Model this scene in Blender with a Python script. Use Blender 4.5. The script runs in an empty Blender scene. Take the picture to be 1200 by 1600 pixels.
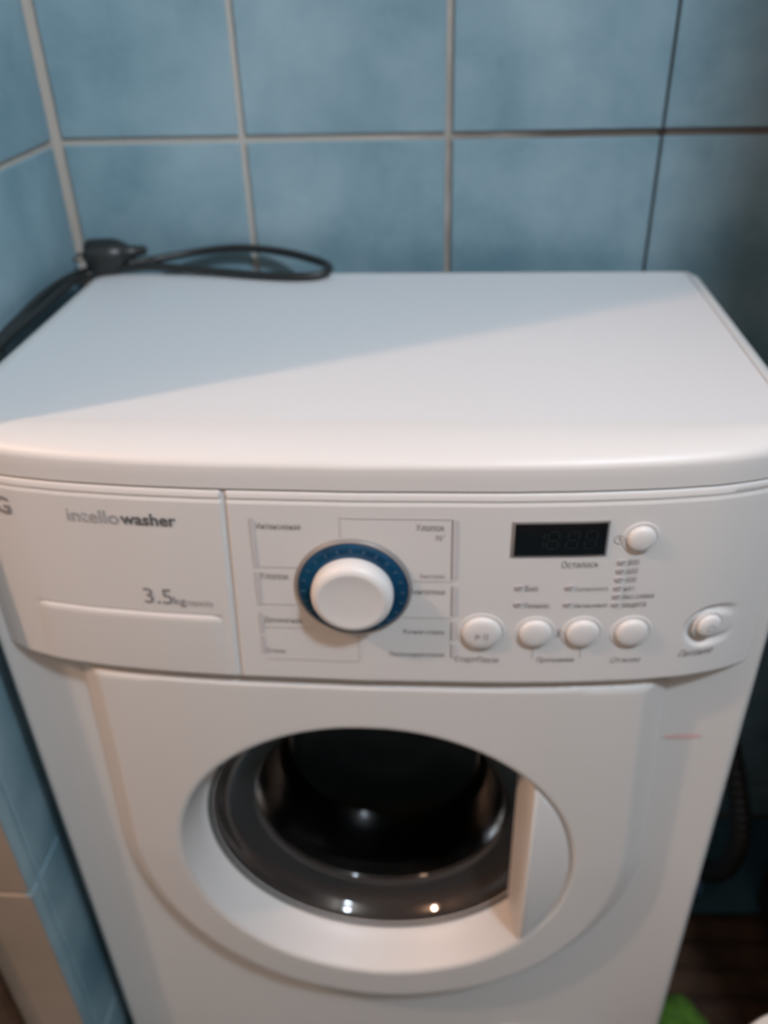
import bpy, bmesh, math, random
from mathutils import Vector, Matrix
random.seed(4)
S = bpy.context.scene
C = S.collection
PI = math.pi

# ------------------------------------------------------------------ camera
CAM, YAW, PITCH, ROLL, FPX = Vector((0.0599, -0.4882, 1.111)), -0.0848, 0.5702, -0.0311, 1344.1
fw = Vector((math.sin(YAW)*math.cos(PITCH), math.cos(YAW)*math.cos(PITCH), -math.sin(PITCH)))
rt = Vector((math.cos(YAW), -math.sin(YAW), 0)); up = rt.cross(fw)
r2 = rt*math.cos(ROLL) + up*math.sin(ROLL); u2 = -rt*math.sin(ROLL) + up*math.cos(ROLL)
cd = bpy.data.cameras.new('camera'); cam = bpy.data.objects.new('camera', cd); C.objects.link(cam)
m = Matrix((r2, u2, -fw)).transposed().to_4x4(); m.translation = CAM; cam.matrix_world = m
cd.sensor_fit = 'VERTICAL'; cd.sensor_height = 24; cd.lens = 24*FPX/1600
cd.clip_start = 0.02
cd.dof.use_dof = True; cd.dof.focus_distance = 0.43; cd.dof.aperture_fstop = 3.3
S.camera = cam

# ------------------------------------------------------------------ world, lamps, exposure
S.view_settings.view_transform = 'Standard'; S.view_settings.look = 'None'
S.view_settings.gamma = 1; S.view_settings.use_curve_mapping = False
S.view_settings.exposure = 0.0
w = bpy.data.worlds.new('world'); S.world = w; w.use_nodes = True
w.node_tree.nodes['Background'].inputs[0].default_value = (0.6, 0.75, 0.9, 1)
w.node_tree.nodes['Background'].inputs[1].default_value = 0.05
def lamp(name, loc, col, power, rad):
    l = bpy.data.lights.new(name, 'POINT'); l.color = col; l.energy = power; l.shadow_soft_size = rad
    o = bpy.data.objects.new(name, l); o.location = loc; C.objects.link(o); return o
lamp('warm_lamp', (-1.55, -0.637, 2.25), (1.0, 0.64, 0.45), 76, 0.035)
lamp('cool_lamp', (0.72, -0.85, 2.25), (0.73, 0.86, 1.0), 82, 0.07)

# ------------------------------------------------------------------ materials
def mat(name, col, rough=0.5, metal=0.0, noise=None, nscale=8, bump=0, bscale=200, coat=0, spec=0.5):
    """noise = second colour mixed in by a soft noise"""
    M = bpy.data.materials.new(name); M.use_nodes = True
    N = M.node_tree; L = N.links; b = N.nodes['Principled BSDF']
    b.inputs['Base Color'].default_value = (*col, 1); b.inputs['Roughness'].default_value = rough
    b.inputs['Metallic'].default_value = metal; b.inputs['Coat Weight'].default_value = coat
    b.inputs['Specular IOR Level'].default_value = spec
    if noise or bump:
        tc = N.nodes.new('ShaderNodeTexCoord')
    if noise:
        n = N.nodes.new('ShaderNodeTexNoise'); n.inputs['Scale'].default_value = nscale; n.inputs['Detail'].default_value = 5
        g = N.nodes.new('ShaderNodeNewGeometry')
        L.new(g.outputs['Position'], n.inputs['Vector'])
        r = N.nodes.new('ShaderNodeValToRGB'); r.color_ramp.elements[0].position = .36; r.color_ramp.elements[1].position = .66
        r.color_ramp.elements[0].color = (*col, 1); r.color_ramp.elements[1].color = (*noise, 1)
        L.new(n.outputs['Fac'], r.inputs[0]); L.new(r.outputs[0], b.inputs['Base Color'])
    if bump:
        n2 = N.nodes.new('ShaderNodeTexNoise'); n2.inputs['Scale'].default_value = bscale
        L.new(tc.outputs['Object'], n2.inputs['Vector'])
        bp = N.nodes.new('ShaderNodeBump'); bp.inputs['Strength'].default_value = bump; bp.inputs['Distance'].default_value = .001
        L.new(n2.outputs['Fac'], bp.inputs['Height']); L.new(bp.outputs[0], b.inputs['Normal'])
    return M
M = {}
M['top'] = mat('white_laminate', (.745, .745, .75), .42, bump=.08, bscale=900)
M['plastic'] = mat('white_plastic', (.735, .725, .715), .42, noise=(.72, .71, .695), nscale=5)
M['enamel'] = mat('white_enamel', (.72, .715, .70), .28, noise=(.70, .69, .675), nscale=4)
M['cap'] = mat('white_button_plastic', (.735, .725, .715), .42)
M['blue'] = mat('blue_dial_plastic', (.002, .038, .090), .22, noise=(.004, .060, .135), nscale=90)
M['tick'] = mat('pale_blue_print', (.03, .09, .16), .5)
M['halo'] = mat('grey_bezel', (.24, .23, .225), .4)
M['ink'] = mat('grey_ink', (.26, .25, .255), .6)
M['inkdark'] = mat('dark_ink', (.13, .13, .135), .6)
M['inklight'] = mat('light_grey_ink', (.42, .405, .41), .6)
M['line'] = mat('pale_grey_ink', (.60, .585, .59), .6)
M['black'] = mat('black_display', (.004, .005, .006), .22)
M['seg'] = mat('unlit_segments', (.010, .014, .015), .5)
M['gap'] = mat('dark_gap', (.05, .045, .04), .8)
M['pink'] = mat('pink_smear', (.74, .52, .51), .5)
M['cord'] = mat('black_rubber', (.016, .018, .018), .38)
M['steel'] = mat('pin_steel', (.22, .2, .17), .4, 1)
M['drum'] = mat('drum_steel', (.11, .11, .115), .6, 1)
M['gasket'] = mat('grey_rubber', (.035, .032, .030), .6)
M['beige'] = mat('beige_tile', (.36, .28, .22), .3, noise=(.31, .24, .18), nscale=9)
M['wood'] = mat('brown_wood', (.10, .045, .02), .5, noise=(.06, .025, .01), nscale=30)
M['plaster'] = mat('beige_plaster', (.30, .25, .20), .8, noise=(.27, .22, .18), nscale=3)
M['darkwood'] = mat('dark_brown_wood', (.045, .022, .012), .5, noise=(.03, .014, .008), nscale=25)
M['rug'] = mat('dark_brown_pile', (.035, .016, .008), .9, noise=(.075, .035, .016), nscale=25)
M['green'] = mat('green_cloth', (.10, .22, .02), .9, noise=(.07, .16, .015), nscale=40)
M['bucket'] = mat('white_bucket_plastic', (.75, .70, .64), .4)
M['cup'] = mat('pale_blue_plastic', (.16, .30, .48), .4)
M['hose'] = mat('dark_hose', (.02, .022, .024), .5)
M['teal'] = mat('teal_floor_tile', (.06, .13, .16), .35, noise=(.045, .10, .13), nscale=9)

def tile_mat():
    m_ = mat('blue_glazed_tile', (.140, .240, .305), .34, bump=.10, bscale=14, spec=.5)
    N = m_.node_tree; L = N.links; b = N.nodes['Principled BSDF']
    g = N.nodes.new('ShaderNodeNewGeometry')
    n = N.nodes.new('ShaderNodeTexNoise'); n.inputs['Scale'].default_value = 11; n.inputs['Detail'].default_value = 6; n.inputs['Roughness'].default_value = .62
    n2 = N.nodes.new('ShaderNodeTexNoise'); n2.inputs['Scale'].default_value = 3.2
    L.new(g.outputs['Position'], n.inputs['Vector']); L.new(g.outputs['Position'], n2.inputs['Vector'])
    a = N.nodes.new('ShaderNodeMath'); a.operation = 'ADD'; L.new(n.outputs['Fac'], a.inputs[0]); L.new(n2.outputs['Fac'], a.inputs[1])
    h = N.nodes.new('ShaderNodeMath'); h.operation = 'MULTIPLY'; h.inputs[1].default_value = .5; L.new(a.outputs[0], h.inputs[0])
    r = N.nodes.new('ShaderNodeValToRGB'); e = r.color_ramp.elements
    e[0].position = .38; e[0].color = (.155, .275, .335, 1); e[1].position = .64; e[1].color = (.330, .465, .520, 1)
    L.new(h.outputs[0], r.inputs[0]); L.new(r.outputs[0], b.inputs['Base Color'])
    return m_
M['tile'] = tile_mat()
def grout_mat():
    # light beige grout, soiled dark brown around and beyond the third upright joint
    m_ = mat('beige_grout', (.36, .33, .29), .85)
    N = m_.node_tree; L = N.links; b = N.nodes['Principled BSDF']
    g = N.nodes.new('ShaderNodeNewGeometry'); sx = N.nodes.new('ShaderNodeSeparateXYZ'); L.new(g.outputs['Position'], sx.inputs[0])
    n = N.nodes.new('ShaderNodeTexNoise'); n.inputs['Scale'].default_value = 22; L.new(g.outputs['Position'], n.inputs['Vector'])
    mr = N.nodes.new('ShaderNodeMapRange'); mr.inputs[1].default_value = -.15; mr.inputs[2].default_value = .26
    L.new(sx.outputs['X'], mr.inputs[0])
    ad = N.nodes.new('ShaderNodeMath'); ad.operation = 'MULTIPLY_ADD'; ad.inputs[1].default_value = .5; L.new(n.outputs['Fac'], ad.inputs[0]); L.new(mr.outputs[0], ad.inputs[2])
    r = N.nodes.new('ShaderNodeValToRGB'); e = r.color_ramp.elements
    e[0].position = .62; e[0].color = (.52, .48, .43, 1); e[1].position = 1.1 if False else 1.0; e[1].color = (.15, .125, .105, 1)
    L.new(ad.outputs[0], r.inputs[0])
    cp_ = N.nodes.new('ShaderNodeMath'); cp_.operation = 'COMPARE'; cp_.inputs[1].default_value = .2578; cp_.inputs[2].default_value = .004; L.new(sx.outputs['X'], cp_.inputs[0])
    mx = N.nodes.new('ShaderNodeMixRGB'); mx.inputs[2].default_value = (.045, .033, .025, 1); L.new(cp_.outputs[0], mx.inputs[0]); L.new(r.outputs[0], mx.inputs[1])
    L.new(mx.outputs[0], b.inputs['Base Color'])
    return m_
M['grout'] = grout_mat()
M['smoke'] = mat('smoky_grey_rim', (.034, .031, .030), .07)
def glass_mat():
    m_ = mat('smoky_door_glass', (.45, .44, .42), .16); b = m_.node_tree.nodes['Principled BSDF']
    b.inputs['Transmission Weight'].default_value = 1; b.inputs['IOR'].default_value = 1.2
    return m_
M['glass'] = glass_mat()

# ------------------------------------------------------------------ helpers
def link(name, me, material, parent=None, smooth=False, loc=None):
    if smooth:
        for p in me.polygons: p.use_smooth = True
    if material: me.materials.append(material)
    o = bpy.data.objects.new(name, me); C.objects.link(o)
    if parent: o.parent = parent
    if loc: o.location = loc
    return o
def obj(name, bm, material, parent=None, smooth=False, loc=None, flat_angle=None):
    bmesh.ops.recalc_face_normals(bm, faces=bm.faces[:])
    me = bpy.data.meshes.new(name); bm.to_mesh(me); bm.free()
    o = link(name, me, material, parent, smooth or flat_angle is not None, loc)
    if flat_angle is not None:
        me.set_sharp_from_angle(angle=math.radians(flat_angle))
    return o
def box(bm, x0, x1, y0, y1, z0, z1, bev=0, seg=2):
    r = bmesh.ops.create_cube(bm, size=1)
    vs = r['verts']
    for v in vs:
        v.co = Vector(((x0+x1)/2+v.co.x*(x1-x0), (y0+y1)/2+v.co.y*(y1-y0), (z0+z1)/2+v.co.z*(z1-z0)))
    if bev:
        es = list({e for v in vs for e in v.link_edges})
        bmesh.ops.bevel(bm, geom=es, offset=bev, segments=seg, profile=.5, affect='EDGES')
def lathe_y(bm, prof, cx, cz, n=64, cap0=False, cap1=False, y0=0):
    """revolve (radius, y) about the axis through (cx, cz) that runs along y"""
    rings = []
    for r, y in prof:
        rings.append([bm.verts.new((cx+r*math.cos(2*PI*i/n), y+y0, cz+r*math.sin(2*PI*i/n))) for i in range(n)])
    for a, b in zip(rings, rings[1:]):
        for i in range(n): bm.faces.new((a[i], a[(i+1) % n], b[(i+1) % n], b[i]))
    if cap0: bm.faces.new(rings[0])
    if cap1: bm.faces.new(rings[-1])
    return rings
def lathe_z(bm, prof, cx, cy, n=48, cap0=False, cap1=False):
    rings = []
    for r, z in prof:
        rings.append([bm.verts.new((cx+r*math.cos(2*PI*i/n), cy+r*math.sin(2*PI*i/n), z)) for i in range(n)])
    for a, b in zip(rings, rings[1:]):
        for i in range(n): bm.faces.new((a[i], a[(i+1) % n], b[(i+1) % n], b[i]))
    if cap0: bm.faces.new(rings[0])
    if cap1: bm.faces.new(rings[-1])
def smooth_path(pts, k=8):
    P = [Vector(p) for p in pts]; P = [2*P[0]-P[1]] + P + [2*P[-1]-P[-2]]; out = []
    for i in range(1, len(P)-2):
        a, b, c, d = P[i-1:i+3]
        for j in range(k):
            t = j/k
            out.append(.5*((2*b)+(c-a)*t+(2*a-5*b+4*c-d)*t*t+(3*b-a-3*c+d)*t**3))
    out.append(P[-2]); return out
def tube(bm, path, rad, n=12, rf=None):
    prev = None; nrm = Vector((0, 0, 1)); rings = []
    for i, p in enumerate(path):
        t = (path[min(i+1, len(path)-1)]-path[max(i-1, 0)]).normalized()
        nrm = (nrm - t*nrm.dot(t))
        if nrm.length < 1e-4: nrm = t.orthogonal()
        nrm.normalize(); bn = t.cross(nrm)
        r = rad if rf is None else rad*rf(i)
        rings.append([bm.verts.new(p+r*(math.cos(2*PI*j/n)*nrm+math.sin(2*PI*j/n)*bn)) for j in range(n)])
    for a, b in zip(rings, rings[1:]):
        for j in range(n): bm.faces.new((a[j], a[(j+1) % n], b[(j+1) % n], b[j]))
    bm.faces.new(rings[0]); bm.faces.new(rings[-1])
def empty(name, loc, label, cat, group=None):
    o = bpy.data.objects.new(name, None); C.objects.link(o); o.location = loc
    o['label'] = label; o['category'] = cat
    if group: o['group'] = group
    return o
def tag(o, label, cat, group=None):
    o['label'] = label; o['category'] = cat
    if group: o['group'] = group
    return o
def struct(o): o['kind'] = 'structure'; return o
def interp(x, xs, ys):
    if x <= xs[0]: return ys[0]
    for i in range(1, len(xs)):
        if x <= xs[i]:
            t = (x-xs[i-1])/(xs[i]-xs[i-1]); return ys[i-1]+t*(ys[i]-ys[i-1])
    return ys[-1]
def bow(x):
    """plan curve of the machine's bowed front"""
    x = abs(x); xs = [0, .1, .15, .2, .24, .27, .29, .30, .306]; ys = [-.0135, -.012, -.0095, -.005, .0012, .0100, .0195, .0265, .034]
    return (interp(x-.008, xs, ys)+interp(x, xs, ys)+interp(x+.008, xs, ys))/3 if x > .01 else -.0135

# ------------------------------------------------------------------ room
FLR, CEIL, XR, XL, YF, YB = 0.0, 2.5, 1.05, -2.3, -1.9, 0.3984
T = .004                      # tile thickness in front of the grout bed
def slab(name, x0, x1, y0, y1, z0, z1, m_):
    bm = bmesh.new(); box(bm, x0, x1, y0, y1, z0, z1); return struct(obj(name, bm, m_))
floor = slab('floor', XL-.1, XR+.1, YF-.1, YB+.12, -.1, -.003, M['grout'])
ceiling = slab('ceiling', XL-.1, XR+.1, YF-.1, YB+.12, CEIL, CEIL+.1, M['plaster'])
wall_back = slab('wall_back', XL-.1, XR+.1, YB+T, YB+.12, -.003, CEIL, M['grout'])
wall_right = slab('wall_right', XR, XR+.1, YF, YB+T, -.003, CEIL, M['plaster'])
wall_front = slab('wall_front', XL-.1, XR+.1, YF-.1, YF, -.003, CEIL, M['plaster'])
wall_far = slab('wall_far_left', XL-.1, XL, YF, YB+T, -.003, CEIL, M['plaster'])
XW, YE = -.3292, -.0200      # inner face of the left wall and its free end
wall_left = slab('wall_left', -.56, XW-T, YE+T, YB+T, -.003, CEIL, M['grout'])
tile_cache = {}
def tile(parent, m_, axis, a0, a1, z0, z1, plane):
    """one tile: axis 'y' faces -y (spans x), 'x' faces +x (spans y), 'z' faces up (spans x, second span y)"""
    key = (axis, round(a1-a0, 4), round(z1-z0, 4), m_.name)
    if key not in tile_cache:
        w_, h_ = a1-a0, z1-z0; bm = bmesh.new()
        if axis == 'y': box(bm, -w_/2, w_/2, 0, T+.002, -h_/2, h_/2)
        elif axis == 'x': box(bm, -T-.002, 0, -w_/2, w_/2, -h_/2, h_/2)
        else: box(bm, -w_/2, w_/2, -h_/2, h_/2, -T-.001, 0)
        fs = [f for f in bm.faces if (axis == 'y' and f.normal.y < -.5) or (axis == 'x' and f.normal.x > .5) or (axis == 'z' and f.normal.z > .5)]
        bmesh.ops.recalc_face_normals(bm, faces=bm.faces[:])
        es = [e for e in bm.edges if all((v.co.y < 1e-5) if axis == 'y' else (v.co.x > -1e-5) if axis == 'x' else (v.co.z > -1e-5) for v in e.verts)]
        bmesh.ops.bevel(bm, geom=es, offset=.0012, segments=1, affect='EDGES')
        me = bpy.data.meshes.new('tile'); bm.to_mesh(me); bm.free(); me.materials.append(m_); tile_cache[key] = me
    o = bpy.data.objects.new('tile', tile_cache[key]); C.objects.link(o); o.parent = parent
    c, z = (a0+a1)/2, (z0+z1)/2
    o.location = (c, plane, z) if axis == 'y' else (plane, c, z) if axis == 'x' else (c, z, plane)
    return o
zj = [0, .0681, .3681, .6681, .9681, 1.2681, 1.5681, 1.8681, 2.1681, 2.4681, 2.5]
G = .0034                     # half a grout joint
xj = [XW+.0035, -.1422, .0578, .2578, .4578, .6578, .8578, XR]
for z0, z1 in zip(zj, zj[1:]):
    for x0, x1 in zip(xj, xj[1:]):
        a = G if x0 < .2 else .0013
        b = G if x1 < .2 else .0013
        tile(wall_back, M['tile'], 'y', x0+a, x1-b, z0+G, z1-G, YB)
    for y1, y0 in zip([YB-.0040, .1984, -.0016], [.1984, -.0016, YE]):
        g_ = G if z0 > .6 else .0014
        tile(wall_left, M['tile'], 'x', y0+(g_ if y0 > YE else .0003), y1-g_, z0+g_, z1-g_, XW)
zb = [0, .07, .37, .67, .97, 1.27, 1.57, 1.87, 2.17, 2.5]
for z0, z1 in zip(zb, zb[1:]):
    tile(wall_left, M['beige'], 'y', -.398, XW-.0003, z0+G, z1-G, YE)
bm = bmesh.new(); box(bm, -.47, -.400, YE-.012, YE+T, 0, 2.1, .003); struct(obj('trim_1', bm, M['wood']))
fx = [XL+i*.335 for i in range(11)]; fy = [YF+i*.3283 for i in range(8)]
for x0, x1 in zip(fx, fx[1:]):
    for y0, y1 in zip(fy, fy[1:]):
        if x0 < -.33-.335*0 and y1 > YE and x1 < -.3: continue
        tile(floor, M['teal'], 'z', x0+.002, x1-.002, y0+.002, y1-.002, 0)

# ------------------------------------------------------------------ washing machine
W = empty('washing_machine', (0, .19, 0), 'white front-loading washing machine with a blue-ringed dial standing in the tiled corner', 'washing machine')
def P_(name, bm, m_, parent=W, **k):
    o = obj(name, bm, m_, None, **k); o.parent = parent
    if parent is W: o.matrix_parent_inverse = Matrix.Translation((0, -.19, 0))
    return o
HW, DC, RR = .3035, (0.0, .418), .177
# cabinet: sides, back, bottom, inner top
bm = bmesh.new()
box(bm, -HW, -HW+.002, .028, .36, .03, .8195); box(bm, HW-.002, HW, .028, .36, .03, .8195)
box(bm, -HW+.002, HW-.002, .358, .36, .03, .8195); box(bm, -HW+.002, HW-.002, .03, .358, .03, .032)
box(bm, -HW+.002, HW-.002, .03, .358, .8175, .8195)
P_('cabinet', bm, M['enamel'])
# pressed front with the raised shield around the door
def front_y(x, z):
    yb = .0200 + max(0, abs(x)-.2965)**2*110
    if z > .418: d = abs(x)-(.2340+.0080*min(1, max(0, (.65-z)/.232))**1.3)
    else: d = math.hypot(x, z-.418)-.2420
    u = min(1, max(0, -d/.022)); s = math.sqrt(1-(1-u)**2)*.55+.45*(3*u*u-2*u**3)
    ys = bow(x)+.0045
    t = min(1, max(0, (.6465-z)/.0065)); s *= math.sqrt(1-(1-t)**2)
    low = min(1, max(0, (.418-z)/.25)); ys += .006*low
    y = yb+(ys-yb)*s
    h = min(1, max(0, (math.hypot(x, z-.418)-RR)/.006)); y += .004*(1-math.sqrt(1-(1-h)**2))
    return y
bm = bmesh.new(); NA, NR = 480, 110; z0_, z1_ = .03, .8195; grid = []
angs = [2*PI*i/NA for i in range(NA)]
ts = [0, .004, .009, .015, .022, .03] + [.03+.97*i/(NR) for i in range(1, NR+1)]
for a in angs:
    c_, s_ = math.cos(a), math.sin(a)
    k = min((HW/abs(c_)) if abs(c_) > 1e-6 else 9, ((z1_-.418)/s_) if s_ > 1e-6 else ((.418-z0_)/-s_) if s_ < -1e-6 else 9)
    row = []
    for t in ts:
        r = RR+(k-RR)*t; x, z = r*c_, .418+r*s_
        row.append(bm.verts.new((x, front_y(x, z), z)))
    grid.append(row)
for i in range(NA):
    A, B = grid[i], grid[(i+1) % NA]
    for j in range(len(ts)-1): bm.faces.new((A[j], B[j], B[j+1], A[j+1]))
P_('front_panel', bm, M['enamel'], smooth=True)
# drain filter flap and feet low on the machine
bm = bmesh.new(); box(bm, .13, .25, .0155, .021, .035, .100, .003); P_('filter_flap', bm, M['plastic'])
for fx_, fy_ in ((-.26, .07), (.26, .07), (-.26, .32), (.26, .32)):
    bm = bmesh.new(); lathe_z(bm, [(.022, 0.0005), (.022, .012), (.012, .014), (.012, .031)], fx_, fy_, 20, True, True); P_('foot', bm, M['cord'])
# worktop: plastic rim with rounded bowed front, laminate board let into it
TW = .3035
xs = [(-TW+.0005)+(2*TW-.001)*i/90 for i in range(91)]
outer = [(x, bow(x)) for x in xs]; inner = [(x*.2885/TW, .0315) for x in xs]
for i in range(1, 31):
    t = i/30; outer.append((TW-(.012 if i == 30 else 0), .04+(.36-.04)*t)); inner.append((.2885, .0315+(.352-.0315)*t))
for i in range(1, 31):
    t = i/30; outer.append((TW-2*TW*t+(.012 if i == 30 else 0), .362)); inner.append((.2885-2*.2885*t, .352))
for i in range(1, 30):
    t = i/30; outer.append((-TW, .36-(.36-.04)*t)); inner.append((-.2885, .352-(.352-.0315)*t))
n_ = len(outer); rings = []
bm = bmesh.new()
prof = [(0.05, .8212), (0, .8212), (0, .830), (0.0, .8365)]
for k in range(1, 13):
    t = 1-math.cos(k/12*PI/2); prof.append((t, .8365+.0140*math.sin(k/12*PI/2)))
prof += [(1.0, .8490)]
for t, z in prof:
    rings.append([bm.verts.new((o[0]+(i[0]-o[0])*t, o[1]+(i[1]-o[1])*t, z)) for o, i in zip(outer, inner)])
for a, b in zip(rings, rings[1:]):
    for i in range(n_): bm.faces.new((a[i], a[(i+1) % n_], b[(i+1) % n_], b[i]))
P_('worktop_rim', bm, M['plastic'], flat_angle=50)
bm = bmesh.new(); box(bm, -.2880, .2880, .0320, .3515, .8215, .8499, .0006, 1); P_('worktop', bm, M['top'])

def dip(x, z):
    # crescent hollow pressed into the panel around the power button, running out to the right
    u, v = x-.2505, z-.7000
    if abs(u) > .03 or abs(v) > .03: return 0
    r = math.hypot(u*(.62 if u > 0 else 1), v-(.12*u if u > 0 and v > 0 else 0))
    t = (r-.0100)/.0090
    if t <= 0 or t >= 1: return 0
    return .0042*math.sin(PI*t)**1.3*(1 if u < 0 else max(0, 1-u/.021))
# control panel and detergent drawer front (one bowed strip split by an oblique joint)
def strip(xl, xr, z0, z1, name, parent):
    bm = bmesh.new()
    rows = [(z0, .05), (z0, .003), (z0+.0008, .0012), (z0+.003, 0)] + [(z0+.003+(z1-z0-.006-.0067)*i/110, 0) for i in range(1, 110)] + \
           [(z1-.0095, 0), (z1-.0085, .0007), (z1-.0072, .0009), (z1-.006, 0), (z1-.002, .0003), (z1-.0006, .0012), (z1, .003), (z1, .05)]
    nc = 300; g = []
    for z, off in rows:
        a, b = xl(z), xr(z); row = []
        for i in range(nc+1):
            x = a+(b-a)*i/nc; e = min(x-a, b-x)
            eb = .0012*max(0, 1-e/.0012) if e < .0012 else 0
            row.append(bm.verts.new((x, (bow(x)+off+eb+dip(x, z)) if off < .04 else .056, z)))
        g.append(row)
    for A, B in zip(g, g[1:]):
        for i in range(nc): bm.faces.new((A[i], A[i+1], B[i+1], B[i]))
    bm.faces.new([r[0] for r in g]); bm.faces.new([r[-1] for r in g][::-1])
    bm.faces.new(g[0]+g[-1][::-1]) if False else [bm.faces.new((g[0][i], g[0][i+1], g[-1][i+1], g[-1][i])) for i in range(nc)]
    return P_(name, bm, M['plastic'], parent, flat_angle=40)
jx = lambda z: -.0948+(z-.65)/.17*.0075
panel = strip(lambda z: jx(z)+.0015, lambda z: .3055, .6515, .8198, 'control_panel', W)
drawer = strip(lambda z: -.3055, lambda z: jx(z)-.0015, .6515, .8198, 'detergent_drawer', W)
PI_ = Matrix.Translation((0, -.19, 0))
bm = bmesh.new()
for i in range(12):
    za, zb_ = .652+.1675*i/12, .652+.1675*(i+1)/12
    bm.faces.new([bm.verts.new((jx(z)+q, bow(jx(z))+.0022, z)) for q, z in ((-.003, za), (.003, za), (.003, zb_), (-.003, zb_))])
P_('joint_strip', bm, M['plastic'], panel)
# pull lip on the drawer front: a raised plate with a bevelled upper edge
def sub(name, bm, m_, parent, **k):
    o = obj(name, bm, m_, None, **k); o.parent = parent; return o
bm = bmesh.new(); nc = 40
rows = [(.7125, -.0002), (.7112, .0010), (.7085, .0017), (.7050, .0016), (.69, .0013), (.67, .0009), (.6550, .0003)]
g = []
for z, pr in rows:
    xa, xb = -.2455+(.7125-z)*-.11, -.1020
    row = []
    for i in range(nc+1):
        x = xa+(xb-xa)*i/nc; e = min(i, nc-i)
        p_ = pr*min(1, e/1.5) if e < 2 else pr
        zz = z-(.0035*(1-e/2)**2 if z > .705 and e < 2 else 0)
        row.append(bm.verts.new((x, bow(x)-p_-.0001, zz)))
    g.append(row)
for A, B in zip(g, g[1:]):
    for i in range(nc): bm.faces.new((A[i], A[i+1], B[i+1], B[i]))
sub('drawer_handle', bm, M['plastic'], drawer, smooth=True)
# thin dark crease over the pull lip
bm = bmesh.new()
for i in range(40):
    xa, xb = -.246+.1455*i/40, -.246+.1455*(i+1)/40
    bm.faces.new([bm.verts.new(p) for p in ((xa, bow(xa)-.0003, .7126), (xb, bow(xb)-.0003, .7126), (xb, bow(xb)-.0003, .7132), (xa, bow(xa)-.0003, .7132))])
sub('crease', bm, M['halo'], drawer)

# --- lettering
def text(s, x, z, width, m_, parent, align='l', bold=0, shear=0, height=None):
    c = bpy.data.curves.new('t', 'FONT'); c.body = s; c.size = 1; c.offset = bold; c.shear = shear; c.resolution_u = 3
    o = bpy.data.objects.new('t', c); C.objects.link(o)
    bpy.context.view_layer.update()
    dg = bpy.context.evaluated_depsgraph_get()
    me = bpy.data.meshes.new_from_object(o.evaluated_get(dg)); bpy.data.objects.remove(o)
    X = [v.co.x for v in me.vertices]; Y = [v.co.y for v in me.vertices]
    if not X: return None
    a, b = min(X), max(X); k = width/(b-a); kz = k*(1.35 if width/max(1, len(s)) < .0042 else 1.0) if height is None else height/(max(Y)-min(Y))
    ox = x if align == 'l' else x-width if align == 'r' else x-width/2
    for v in me.vertices:
        xx = ox+(v.co.x-a)*k; zz = z+v.co.y*kz
        v.co = (xx, bow(xx)-.0006, zz)
    me.name = 'lettering'; me.materials.append(m_)
    o = bpy.data.objects.new('lettering', me); C.objects.link(o); o.parent = parent; return o
def strip_line(bm, x0, z0, x1, z1, wd):
    d = Vector((x1-x0, z1-z0)).normalized(); n = Vector((-d.y, d.x))*wd/2; k = max(1, int(abs(x1-x0)/.008))
    for i in range(k):
        p, q = [Vector((x0+(x1-x0)*t, z0+(z1-z0)*t)) for t in (i/k, (i+1)/k)]
        bm.faces.new([bm.verts.new((v.x, bow(v.x)-.0005, v.y)) for v in (p-n, q-n, q+n, p+n)])
text('LG', -.2450, .7890, .0225, M['ink'], drawer, 'r', bold=.02)
text('intello', -.2012, .7895, .0375, M['inklight'], drawer, bold=.004)
text('washer', -.1622, .7900, .0395, M['inkdark'], drawer, bold=.022)
text('3.5', -.1574, .7215, .0215, M['ink'], drawer, bold=.0)
text('kg', -.1350, .7215, .0085, M['ink'], drawer)
text('capacity', -.1255, .7215, .0195, M['inklight'], drawer)
# programme names left and right of the dial
T1 = M['ink']; T2 = M['inklight']
text('Интенсивная', -.0672, .7905, .0300, T1, panel)
text('Хлопок', -.0692, .7480, .0205, T1, panel)
text('Деликатная', -.0700, .7090, .0275, T1, panel)
text('Отжим', -.0712, .6795, .0140, T1, panel)
text('Хлопок', .0596, .7910, .0190, T1, panel, 'r')
text('95°', .0600, .7830, .0065, T2, panel, 'r')
text('Быстрая', .0598, .7516, .0165, T2, panel, 'r')
text('Синтетика', .0600, .7376, .0245, T1, panel, 'r')
text('Ручная стирка', .0602, .7014, .0290, T1, panel, 'r')
text('Полоскание+отжим', .0606, .6797, .0400, T1, panel, 'r')
def lines(name, segs, m_):
    bm = bmesh.new()
    for a in segs: strip_line(bm, *a)
    return sub(name, bm, m_, panel)
for x, za, zb_ in ((-.0705, .7985, .7575), (-.0713, .7535, .7245), (-.0722, .7170, .6985), (-.0728, .6955, .6785)):
    lines('programme_bracket', [(x-.0012, za, x-.0017, zb_, .0008), (x+.0012, za, x+.0007, zb_, .0008), (x, za, x-.0005, zb_, .0017)], M['line'])
for x, za, zb_ in ((.0668, .7992, .7506), (.0672, .7445, .7182), (.0673, .7128, .6955), (.0674, .6915, .6790)):
    lines('programme_bracket', [(x, za, x, zb_, .0034)], M['line'])
    lines('programme_line', [(x-.0020, za, x-.0020, zb_, .0007)], M['ink'])
for a in ((-.0104, .8005, .0655, .8000), (-.0104, .8005, -.0104, .7850), (-.0685, .7585, -.036, .7590), (-.0700, .7255, -.036, .7260), (-.0705, .7040, -.034, .7045),
          (.034, .7490, .0655, .7490), (.030, .7165, .0655, .7165), (-.0715, .6735, -.002, .6735), (-.002, .6735, -.002, .700)):
    lines('programme_line', [a+(.0006,)], M['line'])
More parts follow.
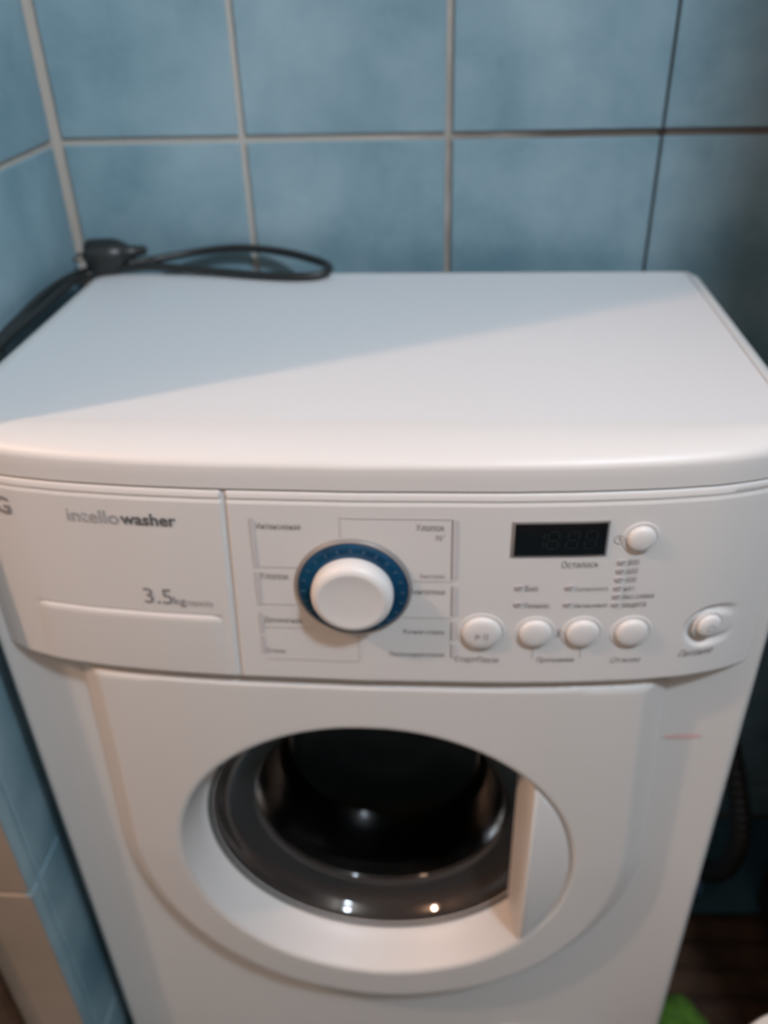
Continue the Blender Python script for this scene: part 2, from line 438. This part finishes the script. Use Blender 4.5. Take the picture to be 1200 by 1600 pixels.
# labels of the display and buttons
text('Осталось', .1640, .7607, .0250, T1, panel, 'r')
text('Био', .1160, .7409, .0085, T1, panel); text('Предвар.', .1160, .7263, .0180, T1, panel)
text('Суперполоск.', .1505, .7405, .0228, T1, panel); text('Интенсивная', .1508, .7258, .0228, T1, panel)
zc = [.7638-i*.0073 for i in range(6)]
for s, z, wd in zip(('800', '600', '400', 'нет', 'без слива', 'защита'), zc, (.0075, .0075, .0075, .0075, .0215, .0170)):
    text(s, .1838, z-.0024, wd, T1 if wd > .01 else T2, panel)
text('Старт/Пауза', .0685, .6752, .0315, T1, panel)
text('Программа', .1280, .6752, .0270, T1, panel, shear=.2)
text('Отжим', .1819, .6730, .0222, T1, panel, shear=.3)
text('Питание', .2320, .6740, .0262, T1, panel, shear=.3)
lines('programme_line', [(.1245, .6885, .1245, .6790, .0005)], M['inklight']); lines('programme_line', [(.1590, .6885, .1590, .6790, .0005)], M['inklight'])
def led(x, z):
    bm = bmesh.new(); n = 18; vs = []
    for i in range(n):
        a = 2*PI*i/n; r = 1.0
        px = .0031*math.cos(a); pz = .0022*math.sin(a)
        if px > 0 and pz > 0: pz += .0010*math.cos(a); px *= 1.35
        vs.append((px, pz))
    a = [bm.verts.new((x+p, bow(x)-.0002, z+q)) for p, q in vs]; b = [bm.verts.new((x+p*.8, bow(x)-.0010, z+q*.8)) for p, q in vs]
    for i in range(n): bm.faces.new((a[i], a[(i+1) % n], b[(i+1) % n], b[i]))
    bm.faces.new(b); sub('indicator_light', bm, M['inklight'], panel)
for x, z in ((.1109, .7437), (.1112, .7290), (.1455, .7433), (.1456, .7286)): led(x, z)
for z in zc: led(.1790, z)
def icon(x, z, kind):
    bm = bmesh.new()
    for i in range(20):
        a, b = 2*PI*i/20, 2*PI*(i+1)/20; R1, R2 = .0036, .0031
        bm.faces.new([bm.verts.new((x+r*math.cos(t), bow(x)-.0005, z+r*math.sin(t))) for r, t in ((R1, a), (R1, b), (R2, b), (R2, a))])
    if kind == 'clock':
        strip_line(bm, x, z, x, z+.0024, .0006); strip_line(bm, x, z, x+.0018, z-.0006, .0006)
    else:
        strip_line(bm, x-.0014, z+.0006, x+.0014, z+.0006, .0007); strip_line(bm, x, z+.0018, x, z-.002, .0012)
    sub('icon', bm, M['ink'], panel)
icon(.1757, .7824, 'clock'); icon(.1420, .7025, 'lock')

# --- display window
def bowbox(name, x0, x1, z0, z1, front, m_, parent, bev=.0008):
    bm = bmesh.new(); n = 12; rings = []
    for (ins, y) in ((0, .0004), (0, -front+.3*bev), (bev, -front)):
        ring = []
        pts = [(x0+ins+(x1-x0-2*ins)*i/n, z0+ins) for i in range(n+1)] + [(x1-ins-(x1-x0-2*ins)*i/n, z1-ins) for i in range(n+1)]
        rings.append([bm.verts.new((p[0], bow(p[0])+y, p[1])) for p in pts])
    for a, b in zip(rings, rings[1:]):
        for i in range(len(a)): bm.faces.new((a[i], a[(i+1) % len(a)], b[(i+1) % len(a)], b[i]))
    r = rings[-1]
    for i in range(n): bm.faces.new((r[i], r[i+1], r[2*n-i], r[2*n+1-i]))
    return sub(name, bm, m_, parent, flat_angle=30)
bowbox('display_frame', .1040, .1683, .7698, .7982, .0009, M['halo'], panel)
disp = bowbox('display', .1062, .1667, .7716, .7968, .0016, M['black'], panel)
def seg7(ch, x, z, wd, ht, bm):
    on = {'1': 'bc', '8': 'abcdefg'}[ch]; t = wd*.16; h2 = ht/2
    S7 = {'a': (0, ht, wd, ht), 'd': (0, 0, wd, 0), 'g': (0, h2, wd, h2), 'f': (0, h2, 0, ht), 'e': (0, 0, 0, h2), 'b': (wd, h2, wd, ht), 'c': (wd, 0, wd, h2)}
    for k in on:
        a = S7[k]; x0, z0, x1, z1 = x+a[0], z+a[1], x+a[2], z+a[3]
        d = Vector((x1-x0, z1-z0)).normalized(); p, q = Vector((x0, z0))+d*t*.7, Vector((x1, z1))-d*t*.7; n = Vector((-d.y, d.x))*t/2
        bm.faces.new([bm.verts.new((v.x+(v.y-z)*.1, bow(v.x)-.0019, v.y)) for v in (p-n, q-n, q+n, p+n)])
bm = bmesh.new()
for ch, x in (('1', .117), ('8', .1270), ('8', .1400), ('8', .1520)): seg7(ch, x, .7775, .0075, .0135, bm)
sub('digit_segments', bm, M['seg'], disp)

# --- programme dial: grey bezel, blue printed ring, white cap
KX, KZ = -.0036, .7425
dial = bpy.data.objects.new('programme_dial', None); C.objects.link(dial); dial.location = (KX, bow(0), KZ); dial.parent = W; dial.matrix_parent_inverse = PI_
def dsub(name, prof, m_, n=96, cap=False):
    bm = bmesh.new(); lathe_y(bm, prof, 0, 0, n, False, cap); o = obj(name, bm, m_, None, flat_angle=40); o.parent = dial; return o
dsub('bezel', [(.0415, .0025), (.0412, -.0006), (.0400, -.0022), (.0390, -.0026), (.0382, -.0018)], M['halo'])
dsub('dial_ring', [(.0385, -.0005), (.0383, -.0030), (.0370, -.0042), (.0340, -.0046), (.0275, -.0050), (.0270, -.001)], M['blue'])
dsub('dial_cap', [(.0285, -.0030), (.0288, -.0080), (.0286, -.0105), (.0280, -.0133), (.0268, -.0153), (.0248, -.0167), (.0225, -.0173), (.0215, -.0171), (.0100, -.0168), (.002, -.0167)], M['cap'], cap=True)
bm = bmesh.new()
for i in range(24):
    a = 2*PI*i/24; c_, s_ = math.cos(a), math.sin(a)
    for r0, r1, wd in ((.0330, .0362, .0010),):
        vs = []
        for r, k in ((r0, -1), (r1, -1), (r1, 1), (r0, 1)):
            vs.append(bm.verts.new((r*c_-k*wd*s_, -.0051, r*s_+k*wd*c_)))
        bm.faces.new(vs)
o = obj('dial_marks', bm, M['tick'], None); o.parent = dial

# --- push buttons
def button(x, z, r, lab=None, ringw=.0022):
    e = bpy.data.objects.new('push_button', None); C.objects.link(e); e.location = (x, bow(x), z); e.parent = W; e.matrix_parent_inverse = PI_
    if lab: e['label'] = lab
    sl = math.atan((bow(x+.005)-bow(x-.005))/.01); e.rotation_euler = (0, 0, sl)
    bm = bmesh.new(); lathe_y(bm, [(r+ringw+.0012, .001), (r+ringw+.0010, -.0003), (r+ringw, -.0007), (r+.0010, -.0002), (r+.0006, .001)], 0, 0, 40)
    o = obj('button_ring', bm, M['plastic'], None, flat_angle=35); o.parent = e
    bm = bmesh.new(); lathe_y(bm, [(r, .001), (r, -.0014), (r*.97, -.0024), (r*.90, -.0032), (r*.78, -.0038), (r*.55, -.0043), (r*.3, -.0045), (.0004, -.0046)], 0, 0, 40, cap1=True)
    o = obj('button_cap', bm, M['cap'], None, flat_angle=35); o.parent = e
    return e
b1 = button(.0868, .7030, .0142, 'largest round button with a start and pause symbol')
button(.1250, .7027, .0118); button(.1585, .7022, .0118); button(.1938, .7012, .0118)
button(.1900, .7828, .0096, 'small round button beside the display')
b6 = button(.2500, .7018, .0096, 'round power button in an oval dip', .0012)
bm = bmesh.new()
for vs in (((-.0045, -.003), (-.0045, .003), (.0, 0)), ((.0015, -.003), (.0015, .003), (.0024, .003), (.0024, -.003)), ((.0036, -.003), (.0036, .003), (.0045, .003), (.0045, -.003))):
    bm.faces.new([bm.verts.new((p, -.0048, q)) for p, q in vs])
o = obj('symbol', bm, M['inklight'], None); o.parent = b1
bm = bmesh.new()
for i in range(26):
    a, b = PI*.5+PI*.18+2*PI*.82*i/26, PI*.5+PI*.18+2*PI*.82*(i+1)/26
    bm.faces.new([bm.verts.new((r*math.cos(t), -.0048, r*math.sin(t))) for r, t in ((.0030, a), (.0030, b), (.0025, b), (.0025, a))])
bm.faces.new([bm.verts.new((p, -.0048, q)) for p, q in ((-.0003, .0006), (.0003, .0006), (.0003, .0036), (-.0003, .0036))])
o = obj('symbol', bm, M['inklight'], None); o.parent = b6
# --- door
door = bpy.data.objects.new('door', None); C.objects.link(door); door.location = (0, 0, .418); door.parent = W; door.matrix_parent_inverse = PI_
def door_part(name, prof, m_, n=160, cap=False, label=None):
    bm = bmesh.new(); lathe_y(bm, prof, 0, 0, n, cap, False); o = obj(name, bm, m_, None, flat_angle=50); o.parent = door
    if label: o['label'] = label
    return o
door_part('door_frame', [(.1775, .004), (.1768, -.0015), (.1760, .0010), (.1745, .006), (.1715, .018), (.1675, .030), (.1650, .0345), (.1620, .0365), (.1590, .0370), (.1590, .045), (.1775, .045), (.1775, .004)], M['plastic'])
door_part('seal_ring', [(.1632, .0370), (.1625, .0350), (.1600, .0355), (.1590, .0380)], M['cord'])
# glass bowl: shallow annulus then a deep cone, 4 mm thick
rp = [(.1608, .0372), (.1582, .0388), (.1558, .0418), (.1538, .0458), (.1520, .0500), (.1500, .0535), (.1460, .0572), (.1400, .0602), (.1320, .0625), (.1245, .0640), (.1225, .0634), (.1215, .0645)]
door_part('glass_rim', rp+[(r-.0005, y+.004) for r, y in reversed(rp)]+[rp[0]], M['smoke'], 160)
gp = [(.1213, .0650), (.1190, .0720), (.1150, .0900), (.1080, .1120), (.0985, .1270), (.0960, .1262), (.0800, .1330), (.0500, .1370), (.0010, .1380)]
outer_g = gp
inner_g = [(max(.001, r-.0015), y+.0040) for r, y in gp]
door_part('door_glass', outer_g + list(reversed(inner_g)) + [outer_g[0]], M['glass'], 128)
# handle: the segment of the dish right of x = .13, flush with the shield
bm = bmesh.new(); R_ = .1762; nn = 40
def seg_outline(xc, R0):
    a0 = math.acos(xc/R0); return [(R0*math.cos(a0-2*a0*i/nn), R0*math.sin(a0-2*a0*i/nn)) for i in range(nn+1)]
layers = [(.128, .0385, R_), (.1305, .020, R_), (.1330, .006, R_), (.1350, .0005, R_-.0002), (.1375, -.0030, R_-.0006), (.1400, -.0042, R_-.0014), (.1420, -.0046, R_-.0022)]
L_ = []
for xc, y, R0 in layers:
    pts = seg_outline(xc, R0)
    L_.append([bm.verts.new((p, y + (0.0045*(p-.14)/.036 if y < .01 else 0), q)) for p, q in pts])
for A, B in zip(L_, L_[1:]):
    for i in range(len(A)): bm.faces.new((A[i], A[(i+1) % len(A)], B[(i+1) % len(A)], B[i]))
bm.faces.new(L_[-1]); bm.faces.new(L_[0])
o = obj('door_handle', bm, M['plastic'], None, flat_angle=40); o.parent = door
# gasket and drum behind the glass
bm = bmesh.new(); lathe_y(bm, [(.176, .046), (.165, .050), (.158, .060), (.150, .075), (.152, .085), (.140, .095), (.150, .105), (.165, .110), (.20, .112)], 0, .418, 96)
P_('door_gasket', bm, M['gasket'], smooth=True)
bm = bmesh.new(); lathe_y(bm, [(.160, .112), (.225, .116), (.228, .13), (.228, .335), (.22, .345), (.001, .348)], 0, .418, 96, cap1=True)
P_('drum', bm, M['drum'], smooth=True)
for k in range(3):
    bm = bmesh.new(); a = PI/2+2*PI*k/3; box(bm, -.03, .03, .135, .335, -.227, -.185, .012, 3)
    for v in bm.verts:
        x, z = v.co.x, v.co.z; v.co.x, v.co.z = x*math.cos(a)-z*math.sin(a), .418+x*math.sin(a)+z*math.cos(a)
    P_('drum_paddle', bm, M['drum'])
# pink smear on the enamel right of the shield
bm = bmesh.new(); vs = []
for i in range(20):
    a = 2*PI*i/20; vs.append(bm.verts.new((.2560+.0155*math.cos(a), .0193,   .5705+.0028*math.sin(a)+.0012*math.cos(a))))
bm.faces.new(vs); P_('stain', bm, M['pink'])
W.children[-1]['label'] = 'faint pink smear'

# ------------------------------------------------------------------ power cord coiled on the rear left of the worktop
cord = empty('power_cord', (-.29, .345, .851), 'black power cord with its plug, looped at the rear left of the washing machine top', 'power cord')
CI = Matrix.Translation((.29, -.345, -.851))
def cs(name, bm, m_, parent=None, **k):
    o = obj(name, bm, m_, None, **k); o.parent = cord; o.matrix_parent_inverse = CI; return o
pts = [(-.262, .352, .862), (-.238, .362, .8625), (-.204, .380, .8640), (-.158, .386, .8670), (-.111, .381, .8645), (-.072, .364, .8600), (-.0575, .346, .8580), (-.066, .334, .8550), (-.090, .330, .8545),
       (-.129, .336, .8545), (-.176, .346, .8555), (-.229, .350, .8590), (-.262, .352, .8575), (-.290, .347, .8555), (-.3045, .335, .8540), (-.3100, .300, .8530), (-.3110, .240, .8520), (-.3125, .168, .8500), (-.3145, .100, .835), (-.3150, .06, .76), (-.3150, .08, .60), (-.3150, .16, .35)]
bm = bmesh.new(); tube(bm, smooth_path(pts), .0040, 12); cs('cord', bm, M['cord'], smooth=True)
pts2 = [(-.235, .357, .8620), (-.262, .360, .8555), (-.290, .356, .8545), (-.3055, .343, .8560), (-.3175, .300, .8560), (-.3190, .230, .8530), (-.3195, .150, .8420), (-.3190, .09, .80), (-.3185, .12, .60), (-.3185, .2, .35)]
bm = bmesh.new(); tube(bm, smooth_path(pts2), .0038, 12); cs('cord', bm, M['cord'], smooth=True)
# plug: round moulded head lying on its side, with grip waist, collar and two pins
plug = bpy.data.objects.new('plug', None); C.objects.link(plug); plug.location = (-.2870, .3560, .8680); plug.rotation_euler = (0, math.radians(-6), math.radians(8))
plug.parent = cord; plug.matrix_parent_inverse = CI
bm = bmesh.new(); rings = []
for x, ry, rz in ((-.0150, .0120, .0125), (-.0140, .0165, .0165), (-.010, .0185, .0185), (.000, .0180, .0175), (.009, .0175, .0165), (.017, .0160, .0145), (.023, .0120, .0110), (.028, .0072, .0068), (.036, .0055, .0052), (.044, .0045, .0043)):
    rings.append([bm.verts.new((x, ry*math.cos(2*PI*i/24), rz*math.sin(2*PI*i/24))) for i in range(24)])
for a, b in zip(rings, rings[1:]):
    for i in range(24): bm.faces.new((a[i], a[(i+1) % 24], b[(i+1) % 24], b[i]))
bm.faces.new(rings[0]); bm.faces.new(rings[-1])
o = obj('plug_body', bm, M['cord'], None, flat_angle=60); o.parent = plug
for yy in (-.008, .008):
    bm = bmesh.new(); tube(bm, [Vector((-.014, yy, .003)), Vector((-.026, yy, .003)), Vector((-.0272, yy, .003))], .0022, 10); o = obj('pin', bm, M['steel'], None, smooth=True); o.parent = plug

# ------------------------------------------------------------------ things low in the gap at the right
# rug of ribbed pile
bm = bmesh.new(); nx, ny = 60, 110; g = []
ang = math.radians(8)
for j in range(ny+1):
    row = []
    for i in range(nx+1):
        u, v = i/nx*.60, -j/ny*.62
        rib = .010*abs(math.sin(v*PI/.036+.5*math.sin(u*9)))+.003*random.random()
        edge = min(i, nx-i, j, ny-j); h = .004+rib if edge > 0 else .0006
        x = .318+u*math.cos(ang)-v*math.sin(ang)*0; y = .228+u*math.sin(ang)*.35+v
        row.append(bm.verts.new((x, y, h+.0004)))
    g.append(row)
for A, B in zip(g, g[1:]):
    for i in range(nx): bm.faces.new((A[i], A[i+1], B[i+1], B[i]))
low = [bm.verts.new((v.co.x, v.co.y, .0003)) for v in (g[0][0], g[0][-1], g[-1][-1], g[-1][0])]
bm.faces.new(low)
tag(obj('rug', bm, M['rug']), 'dark brown ribbed rug on the floor right of the washing machine', 'rug')
# grey drain hose behind the right side of the machine
bm = bmesh.new()
hp = smooth_path([(.306, .372, .30), (.335, .372, .325), (.375, .355, .335), (.415, .320, .29), (.4370, .275, .21), (.4420, .240, .145), (.432, .250, .07), (.405, .300, .025), (.38, .36, .0165)], 14)
tube(bm, hp, .014, 14, rf=lambda i: 1.0 if i % 2 else .86)
tag(obj('drain_hose', bm, M['hose']), 'black corrugated drain hose arching in the dark gap right of the washing machine', 'hose')
# green cloth
bm = bmesh.new(); bmesh.ops.create_icosphere(bm, subdivisions=4, radius=1)
for v in bm.verts:
    a = math.atan2(v.co.y, v.co.x); k = 1+.06*math.sin(5*a+v.co.z*3)+.02*math.sin(8*a-v.co.z*5)
    v.co = Vector((v.co.x*.034*k, v.co.y*.045*k, max(-.0, v.co.z*.028*(1+.12*math.sin(9*a)))))
tag(obj('cloth', bm, M['green'], smooth=True, loc=(.3500, .062, .0185)), 'bunched green cloth on the brown rug beside the machine', 'cloth')
# pale blue cup
bm = bmesh.new(); lathe_z(bm, [(.012, 0), (.013, .002), (.016, .030), (.017, .031), (.0155, .031), (.0115, .004), (.001, .003)], 0, 0, 36, True, True)
tag(obj('measuring_cup', bm, M['cup'], flat_angle=40, loc=(.402, .255, .0008)), 'small pale blue plastic cup on the floor behind the brown rug', 'cup')
# white bucket
bk = empty('bucket', (.4000, -.1150, .0185), 'small white plastic bucket on the rug, only its rim showing at the lower right corner', 'bucket')
bm = bmesh.new(); lathe_z(bm, [(.055, 0), (.057, .004), (.075, .235), (.080, .237), (.083, .243), (.080, .250), (.074, .251), (.070, .246), (.053, .008), (.001, .006)], 0, 0, 72, True, True)
o = obj('bucket_body', bm, M['bucket'], None, flat_angle=50); o.parent = bk
bm = bmesh.new(); tube(bm, [Vector((.081*math.cos(a), -.082*abs(math.sin(a))*.98-.004, .236-.02*math.sin(a))) for a in [PI*i/30 for i in range(31)]], .0022, 8)
o = obj('handle', bm, M['steel'], None, smooth=True); o.parent = bk

# dark wooden cabinet just outside the right of the frame, its rear edge showing low in the gap
cb = empty('cabinet', (.72, .11, .018), 'dark brown wooden cabinet right of the gap, only its rear edge showing above the rug', 'cabinet')
CBI = Matrix.Translation((-.72, -.11, -.018))
def cp(name, args, bev=.002):
    bm = bmesh.new(); box(bm, *args, bev); o = obj(name, bm, M['darkwood'], None); o.parent = cb; o.matrix_parent_inverse = CBI; return o
cp('side_panel', (.492, .510, -.17, .250, .018, 1.90)); cp('side_panel', (.932, .950, -.17, .250, .018, 1.90))
cp('back_panel', (.510, .932, .240, .249, .06, 1.88)); cp('top', (.486, .956, -.178, .256, 1.90, 1.92)); cp('bottom', (.510, .932, -.165, .240, .05, .068))
cp('plinth', (.510, .932, -.15, -.138, .018, .05))
for z in (.45, .85, 1.25, 1.6): cp('shelf', (.510, .932, -.15, .240, z, z+.016))
for x0, x1, hx in ((.512, .720, .70), (.722, .930, .742)):
    d = cp('door', (x0, x1, -.186, -.170, .07, 1.885))
    bm = bmesh.new(); tube(bm, smooth_path([(hx, -.186, .98), (hx, -.210, .995), (hx, -.210, 1.085), (hx, -.186, 1.10)], 6), .004, 10)
    o = obj('handle', bm, M['steel'], None, smooth=True); o.parent = d
